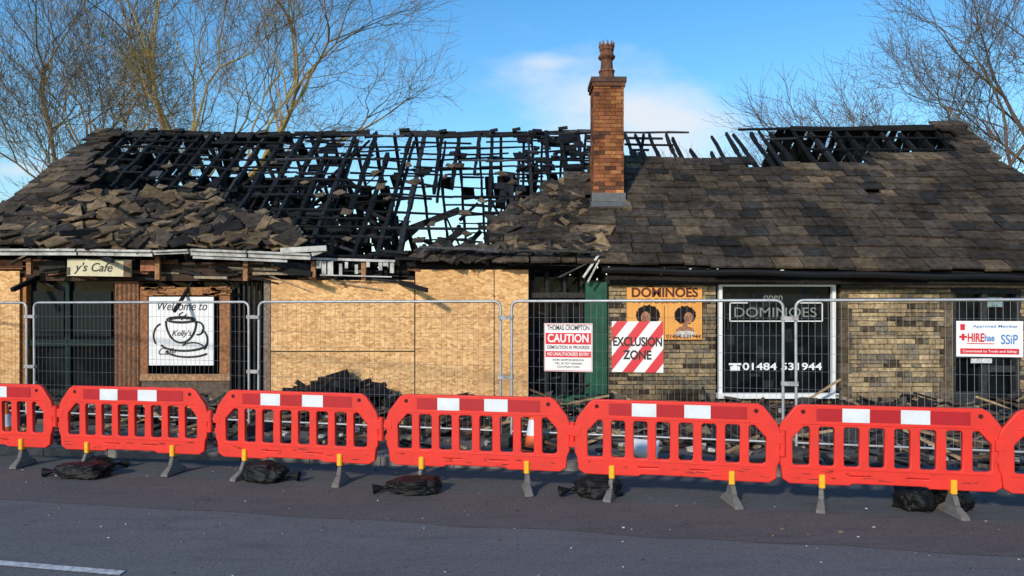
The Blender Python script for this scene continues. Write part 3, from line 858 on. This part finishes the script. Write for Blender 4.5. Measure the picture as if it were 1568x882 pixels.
for i, x0 in enumerate(bx):
    yaw = math.atan(BB)+[0, .01, -.015, .012, -.01, .015, -.01][i]
    e = empty('safety_barrier', (x0, BA+BB*x0, 0), yaw); e.rotation_euler = (R.uniform(-.015, .015), R.uniform(-.004, .004), yaw)
    o = bpy.data.objects.new('panel', bm_); col.objects.link(o); o.parent = e
    b = Batch(); c = (.7, .05, .03)
    for q in ((.16, 1.79, .812, .822), (.08, 1.87, .388, .398)): b.box(q[0], q[1], -.034, .034, q[2], q[3], c)
    for xx in (-.03, 1.925): b.box(xx, xx+.065, -.022, .022, .5, .56, c); b.box(xx-.01, xx+.075, -.03, .03, .62, .72, c)
    b.lathe(Vector((1.99, 0, .5)), [(.0, .25), (.03, .25), (.03, 0), (0, 0)], 10, c)
    rb = b.make('rims_and_hinge', M_red, e); m = rb.modifiers.new('b', 'BEVEL'); m.width = .006; m.segments = 2
    boxobj('reflective_red', .33, 1.66, -.0295, -.0275, .845, .965, M_refred, e)
    boxobj('reflective_white', .56, .80, -.0325, -.030, .84, .970, M_refwhite, e)
    boxobj('reflective_white', 1.07, 1.32, -.0325, -.030, .84, .970, M_refwhite, e)
    b = Batch()
    for xx in (.21, 1.745):
        b.poly([Vector((xx+.022*math.cos(t*math.pi/6), -.0275, .93+.022*math.sin(t*math.pi/6))) for t in range(12)], [tuple(range(12))], (.05, .01, .01))
    for k in range(14):   # tyre spray and scuffs on the lower rail
        xx = R.uniform(.1, 1.85); zz = R.uniform(.275, .38)
        b.obox(Vector((xx, -.0267, zz)), Vector((R.uniform(.008, .05), 0, R.uniform(-.004, .004))), Vector((0, 0, R.uniform(.002, .006))), Vector((0, .0004, 0)), jit((.22, .03, .022), .4), .8)
    b.make('scuffs', M_misc, e)
    for k, fx in enumerate((.36+.02*(i % 2), 1.52)):
        fy = .2*(-1 if k else 1)+R.uniform(-.12, .12)
        f = Batch(); cy = Vector((math.sin(fy), math.cos(fy), 0)); cx_ = Vector((math.cos(fy), -math.sin(fy), 0)); o_ = Vector((fx, 0, 0)); U = Vector((0, 0, 1))
        def ring(hw, hl, z, off=0): return [o_+cx_*a*hw+cy*(b_*hl+off)+U*z for a, b_ in ((-1, -1), (1, -1), (1, 1), (-1, 1))]
        lv = [ring(.043, .21, .009), ring(.04, .2, .045), ring(.025, .09, .11), ring(.021, .05, .2), ring(.018, .018, .27)]
        for a in range(len(lv)-1): f.hexa(lv[a]+lv[a+1], (.1, .1, .1))
        ft = f.make('foot', M_rubber, e); m = ft.modifiers.new('b', 'BEVEL'); m.width = .006
        y_ = Batch(); y_.box(fx-.028, fx+.028, -.05, .05, .205, .34, (1, 1, 1)); yo = y_.make('clip', M_yellow, e); m = yo.modifiers.new('b', 'BEVEL'); m.width = .01

def sandbag(px, py, L, yaw, h=.1, flip=1):
    d = 1.9*F/(py-HY)
    import bmesh
    bm = bmesh.new(); bmesh.ops.create_icosphere(bm, subdivisions=5, radius=1)
    sd = R.random()*50
    for v in bm.verts:
        p = v.co.copy()
        nz = noise.noise(p*1.8+Vector((sd, 0, 0)))*.25+noise.noise(p*5+Vector((sd, 3, 0)))*.12+noise.noise(Vector((p.x*3, p.y*14, p.z*14))+Vector((0, sd, 3)))*.07
        sq = Vector((math.copysign(abs(p.x)**.75, p.x), math.copysign(abs(p.y)**.8, p.y), math.copysign(abs(p.z)**.7, p.z)))
        taper = 1-.55*max(0, sq.x*flip-.35)
        q = Vector((sq.x*L*.5, sq.y*.17*taper, sq.z*h*.62*taper))*(1+nz)
        if q.z < -h*.45: q.z = -h*.45
        v.co = q+Vector((0, 0, h*.46))
    me = bpy.data.meshes.new('sandbag'); bm.to_mesh(me); bm.free()
    for p in me.polygons: p.use_smooth = True
    me.materials.append(M_bag)
    e = empty('sandbag', ((px-CX)/F*d, d+.05, .01), yaw)
    o = bpy.data.objects.new('bag', me); col.objects.link(o); o.parent = e
    b = Batch()
    b.lathe(Vector((0, 0, 0)), [(.03, 0), (.015, .05), (.045, .13), (.055, .16)], 9, (.02, .02, .02))
    o = b.make('tied_neck', M_bag, e); o.rotation_euler = (0, math.pi/2*flip*1.05, .2); o.location = (L*.47*flip, 0, h*.4)
sandbag(122, 733, .62, -.1, .15, -1); sandbag(405, 738, .52, -.3, .18, 1); sandbag(632, 757, .55, .05, .15, -1)
sandbag(915, 762, .5, .1, .18, -1); sandbag(1405, 782, .34, 0, .2, 1); sandbag(1462, 784, .3, .5, .2, 1); sandbag(150, 722, .3, .6, .14, 1)

def cone(px, py, h=.5):
    d = 1.8*F/(py-HY); e = empty('traffic_cone', ((px-CX)/F*d, d, .1))
    b = Batch(); b.box(-.16, .16, -.16, .16, 0, .03, (.8, .2, .05)); o = b.make('base', M_orange, e); m = o.modifiers.new('b', 'BEVEL'); m.width = .01
    k = h/.5
    b = Batch(); b.lathe(Vector((0, 0, .03)), [(.12, 0), (.094*1, .15*k)], 20, (1, 1, 1)); b.lathe(Vector((0, 0, .03)), [(.06, .32*k), (.028, .47*k), (.015, .475*k)], 20, (1, 1, 1)); b.make('body', M_orange, e, True)
    b = Batch(); b.lathe(Vector((0, 0, .03)), [(.094, .15*k), (.06, .32*k)], 20, (1, 1, 1)); b.make('sleeve', M_refwhite, e, True)
cone(817, 690, .58); cone(8, 672, .5)
d = 8.95; e = empty('white_bucket', (at(985, 700, d).x, d, .22)); e.rotation_euler = (0, math.radians(97), math.radians(-15))
b = Batch(); b.lathe(Vector((0, 0, -.17)), [(0, 0), (.105, 0), (.125, .32), (.135, .32), (.135, .35), (.12, .35), (.1, .02), (0, .02)], 24, (.7, .7, .7)); b.make('tub', M_white, e, True)
b = Batch(); b.path([Vector((.135*math.cos(t/8*math.pi), .16*math.sin(t/8*math.pi), .15)) for t in range(9)], .004, 5, (.3, .3, .3)); b.make('handle', M_metal, e)

# ================================================================= DEBRIS
b = Batch()
def debris(n, x0, x1, y0f, y1f, hf, sz, kinds):
    for i in range(n):
        x = R.uniform(x0, x1); y = R.uniform(y0f(x), y1f(x)); z = .11+R.random()*hf(x, y)
        t = R.random(); yaw = R.uniform(0, math.pi); Mx = Matrix.Rotation(yaw, 3, 'Z') @ Matrix.Rotation(R.gauss(0, .25), 3, 'X') @ Matrix.Rotation(R.gauss(0, .25), 3, 'Y')
        u, v, n_ = Mx@Vector((1, 0, 0)), Mx@Vector((0, 1, 0)), Mx@Vector((0, 0, 1))
        if t < kinds:
            c = R.choice([(.05, .045, .042), (.09, .075, .06), (.15, .115, .08), (.025, .024, .024), (.02, .02, .02)])
            b.obox(Vector((x, y, z)), u*R.uniform(*sz), v*R.uniform(*sz), n_*.012, jit(c, .3), .7)
        elif t < kinds+.2:
            L = R.uniform(.2, .9); c = R.choice([(.012, .012, .013), (.02, .02, .02), (.35, .24, .13), (.1, .06, .035)])
            b.beam(Vector((x, y, z)), Vector((x, y, z))+u*L, .04, .03, jit(c))
        else:
            r = R.uniform(.01, .05); b.obox(Vector((x, y, z)), u*r, v*r, n_*r*.7, jit(R.choice([(.2, .16, .12), (.04, .04, .04), (.4, .37, .33)]), .3), .6)
def hh(x, y): return .05+.3*max(0, (y-11)/2)
debris(2000, -9.3, 10, lambda x: max(10.2-.25*x, kerb_y(x)+1.2), lambda x: 12.9, hh, (.03, .16), .6)
debris(480, -8, 7, lambda x: kerb_y(x)+.25, lambda x: 10.6-.2*x, lambda x, y: .03, (.02, .08), .5)
b.make('fire_debris', M_misc)
b = Batch()
for i in range(200):
    cxh = wx(515, 12.4); x = R.gauss(cxh, .55); z = .12+R.random()*max(.1, .66-abs(x-cxh)*.35); y = 12.45+R.uniform(-.35, .3)
    Mx = Matrix.Rotation(R.gauss(0, .7), 3, 'Z') @ Matrix.Rotation(R.gauss(0, .3), 3, 'Y'); u = Mx@Vector((1, 0, 0))
    if R.random() < .35: b.beam(Vector((x, y, z))-u*.3, Vector((x, y, z))+u*R.uniform(.1, .4), .08, .07, ch_c())
    else: b.obox(Vector((x, y, z)), u*R.uniform(.08, .2), (Mx@Vector((0, 1, 0)))*.14, (Mx@Vector((0, 0, 1)))*R.uniform(.02, .09), ch_c(), .6)
b.make('charred_rubble_heap', M_char)

# ================================================================= TREES
def tree(name, base, seed, stems, maxd=7, spread=.55, c=(.16, .125, .075), twig=.009, bias=Vector((0, 0, 0)), side=.7):
    rr = random.Random(seed); b = Batch()
    def grow(p, d, L, r, dep):
        n = 4 if dep < 3 else 3
        sides = 7 if dep < 2 else (5 if dep < 4 else 3)
        k = 0.13 if dep < 3 else .2
        for i in range(n):
            d = (d+Vector((rr.gauss(0, k), rr.gauss(0, k), rr.gauss(0, k)*.7+(.06 if dep > 1 else .02)))+bias*.02).normalized()
            p2 = p+d*(L/n); ra = r*(1-.4*i/n); rb = r*(1-.4*(i+1)/n)
            cc = tuple(q*(1 if dep < 4 else .75) for q in c)
            b.tube(p, p2, max(ra, twig*.6), max(rb, twig*.55), sides, tuple(q*rr.uniform(.85, 1.15) for q in cc))
            p = p2
            if dep < maxd and dep > 0 and rr.random() < (.5 if dep < 5 else side) and i < n-1:
                ax = d.orthogonal().normalized(); ax = Matrix.Rotation(rr.uniform(0, 6.28), 3, d)@ax
                dd = (Matrix.Rotation(rr.uniform(.5, .95), 3, ax)@d)
                grow(p, dd, L*rr.uniform(.5, .75), rb*.55, dep+1)
        if dep < maxd:
            m = 2 if rr.random() < .7 else 3; ph = rr.uniform(0, 6.28)
            for j in range(m):
                ax = Matrix.Rotation(ph+j*6.283/m, 3, d)@d.orthogonal().normalized()
                dd = Matrix.Rotation(rr.uniform(.22, spread), 3, ax)@d
                grow(p, dd, L*rr.uniform(.68, .86), r*.6*rr.uniform(.85, 1.05), dep+1)
    for off, d, L, r in stems:
        grow(base+Vector(off), Vector(d).normalized(), L, r, 0)
    return b.make(name, M_bark)
tree('bare_tree', Vector((-11.9, 26, 0)), 3, [((0, 0, 0), (.03, 0, 1), 4.6, .28), ((.2, .2, 0), (.3, .1, 1), 4.4, .17)], 7, .62, (.34, .25, .11), .0085, side=.85)
tree('bare_tree', Vector((-15.6, 28, 0)), 11, [((0, 0, 0), (-.05, 0, 1), 4.4, .2), ((.3, .3, 0), (.25, 0, 1), 4.2, .15)], 7, .55, (.24, .18, .1), .009, side=.8)
tree('bare_tree', Vector((18.9, 25.5, 0)), 21, [((0, 0, 0), (-.12, 0, 1), 4.2, .3), ((-.2, .2, 0), (-.42, 0, 1), 4.0, .2)], 7, .68, (.16, .125, .09), .0085, bias=Vector((-1.2, 0, 0)), side=.85)
tree('bare_tree', Vector((17.0, 42, 0)), 5, [((0, 0, 0), (0, 0, 1), 3.9, .18), ((3.0, 1, 0), (.1, 0, 1), 3.8, .16)], 6, .6, (.2, .15, .1), .014)
b = Batch()
for i in range(3500):
    x = R.uniform(-90, 90); h = 2.2+1.6*noise.noise(Vector((x*.08, 0, 0)))+1.2*noise.noise(Vector((x*.5, 2, 0)))
    p = Vector((x, 62+R.uniform(-3, 3), R.uniform(0, max(.5, h)))); r = R.uniform(.2, .6)
    M = Matrix.Rotation(R.uniform(0, 6), 3, 'Z')@Matrix.Rotation(R.uniform(0, 3), 3, 'X')
    b.poly([p+M@Vector((r, 0, 0)), p+M@Vector((0, r, 0)), p+M@Vector((-r, 0, .1)), p+M@Vector((0, -r, 0))], [(0, 1, 2, 3)], jit((.06, .06, .035), .4))
b.make('distant_hedge', M_bark)

# ================================================================= SKY / LIGHT
el = math.radians(24); az = (-.5, -1.0)
sd = Vector((az[0], az[1], 0)).normalized()*math.cos(el)+Vector((0, 0, math.sin(el)))
L = bpy.data.lights.new('sun', 'SUN'); L.energy = 3.6; L.angle = math.radians(4); L.color = (1, .90, .76)
so = bpy.data.objects.new('sun', L); col.objects.link(so); so.rotation_euler = (-sd).to_track_quat('-Z', 'Y').to_euler(); so.location = (0, -10, 20)
w = bpy.data.worlds.new('World'); sc.world = w; w.use_nodes = True; nt = w.node_tree
bg = nt.nodes['Background']; outw = nt.nodes['World Output']
sky = N(nt, 'ShaderNodeTexSky', sky_type='NISHITA'); sky.sun_disc = False; sky.sun_elevation = el; sky.sun_rotation = math.atan2(sd.x, sd.y)
sky.air_density = 1.3; sky.dust_density = .3; sky.ozone_density = 4.0
hs = N(nt, 'ShaderNodeHueSaturation'); hs.inputs['Saturation'].default_value = 1.27; hs.inputs['Value'].default_value = 1.27
nt.links.new(sky.outputs[0], hs.inputs['Color']); nt.links.new(hs.outputs[0], bg.inputs['Color']); bg.inputs['Strength'].default_value = .15
tc = N(nt, 'ShaderNodeTexCoord'); sx = N(nt, 'ShaderNodeSeparateXYZ'); nt.links.new(tc.outputs['Generated'], sx.inputs[0])
yy = math_(nt, 'MAXIMUM', sx.outputs[1], .05)
u_ = math_(nt, 'DIVIDE', sx.outputs[0], yy); v_ = math_(nt, 'DIVIDE', sx.outputs[2], yy)
cmb = N(nt, 'ShaderNodeCombineXYZ'); nt.links.new(u_, cmb.inputs[0]); nt.links.new(v_, cmb.inputs[1])
nz = noise_(nt, 5.5, 4, .55, vec=cmb.outputs[0], stretch=(1, 2.2, 1))
def blob(cu, cv, ru, rv, sl_):
    du = math_(nt, 'SUBTRACT', u_, cu); dv = math_(nt, 'SUBTRACT', v_, cv)
    dv2 = math_(nt, 'SUBTRACT', dv, math_(nt, 'MULTIPLY', du, sl_))
    a = math_(nt, 'POWER', math_(nt, 'ABSOLUTE', math_(nt, 'DIVIDE', du, ru)), 2.); c = math_(nt, 'POWER', math_(nt, 'ABSOLUTE', math_(nt, 'DIVIDE', dv2, rv)), 2.)
    return math_(nt, 'SUBTRACT', 1., math_(nt, 'SQRT', math_(nt, 'ADD', a, c)))
m1 = blob(.16, .262, .21, .1, -.3); m2 = blob(.05, .335, .16, .035, -.05); m3 = blob(-.66, .19, .16, .04, 0)
mm = math_(nt, 'MAXIMUM', math_(nt, 'MAXIMUM', m1, math_(nt, 'SUBTRACT', m2, .3)), math_(nt, 'SUBTRACT', m3, .35))
val = math_(nt, 'ADD', mm, math_(nt, 'MULTIPLY', math_(nt, 'SUBTRACT', nz, .5), 1.5))
n_ = N(nt, 'ShaderNodeMapRange'); n_.interpolation_type = 'SMOOTHSTEP'; nt.links.new(val, n_.inputs[0]); n_.inputs[1].default_value = .0; n_.inputs[2].default_value = .95; n_.inputs[4].default_value = .95
front = math_(nt, 'MULTIPLY', n_.outputs[0], math_(nt, 'GREATER_THAN', sx.outputs[1], .06))
bg2 = N(nt, 'ShaderNodeBackground'); bg2.inputs[0].default_value = (.82, .87, .93, 1); bg2.inputs[1].default_value = 1.0
mx = N(nt, 'ShaderNodeMixShader'); nt.links.new(front, mx.inputs[0]); nt.links.new(bg.outputs[0], mx.inputs[1]); nt.links.new(bg2.outputs[0], mx.inputs[2])
nt.links.new(mx.outputs[0], outw.inputs['Surface'])

# ================================================================= CAMERA
cam = bpy.data.cameras.new('camera'); cam.sensor_width = 36; cam.lens = F/1568*36; cam.shift_y = (HY-441)/1568; cam.clip_end = 2000
co = bpy.data.objects.new('camera', cam); col.objects.link(co); co.location = (0, 0, CZ); co.rotation_euler = (math.pi/2, 0, 0)
sc.camera = co
sc.view_settings.view_transform = 'Standard'; sc.view_settings.look = 'None'; sc.view_settings.exposure = 0
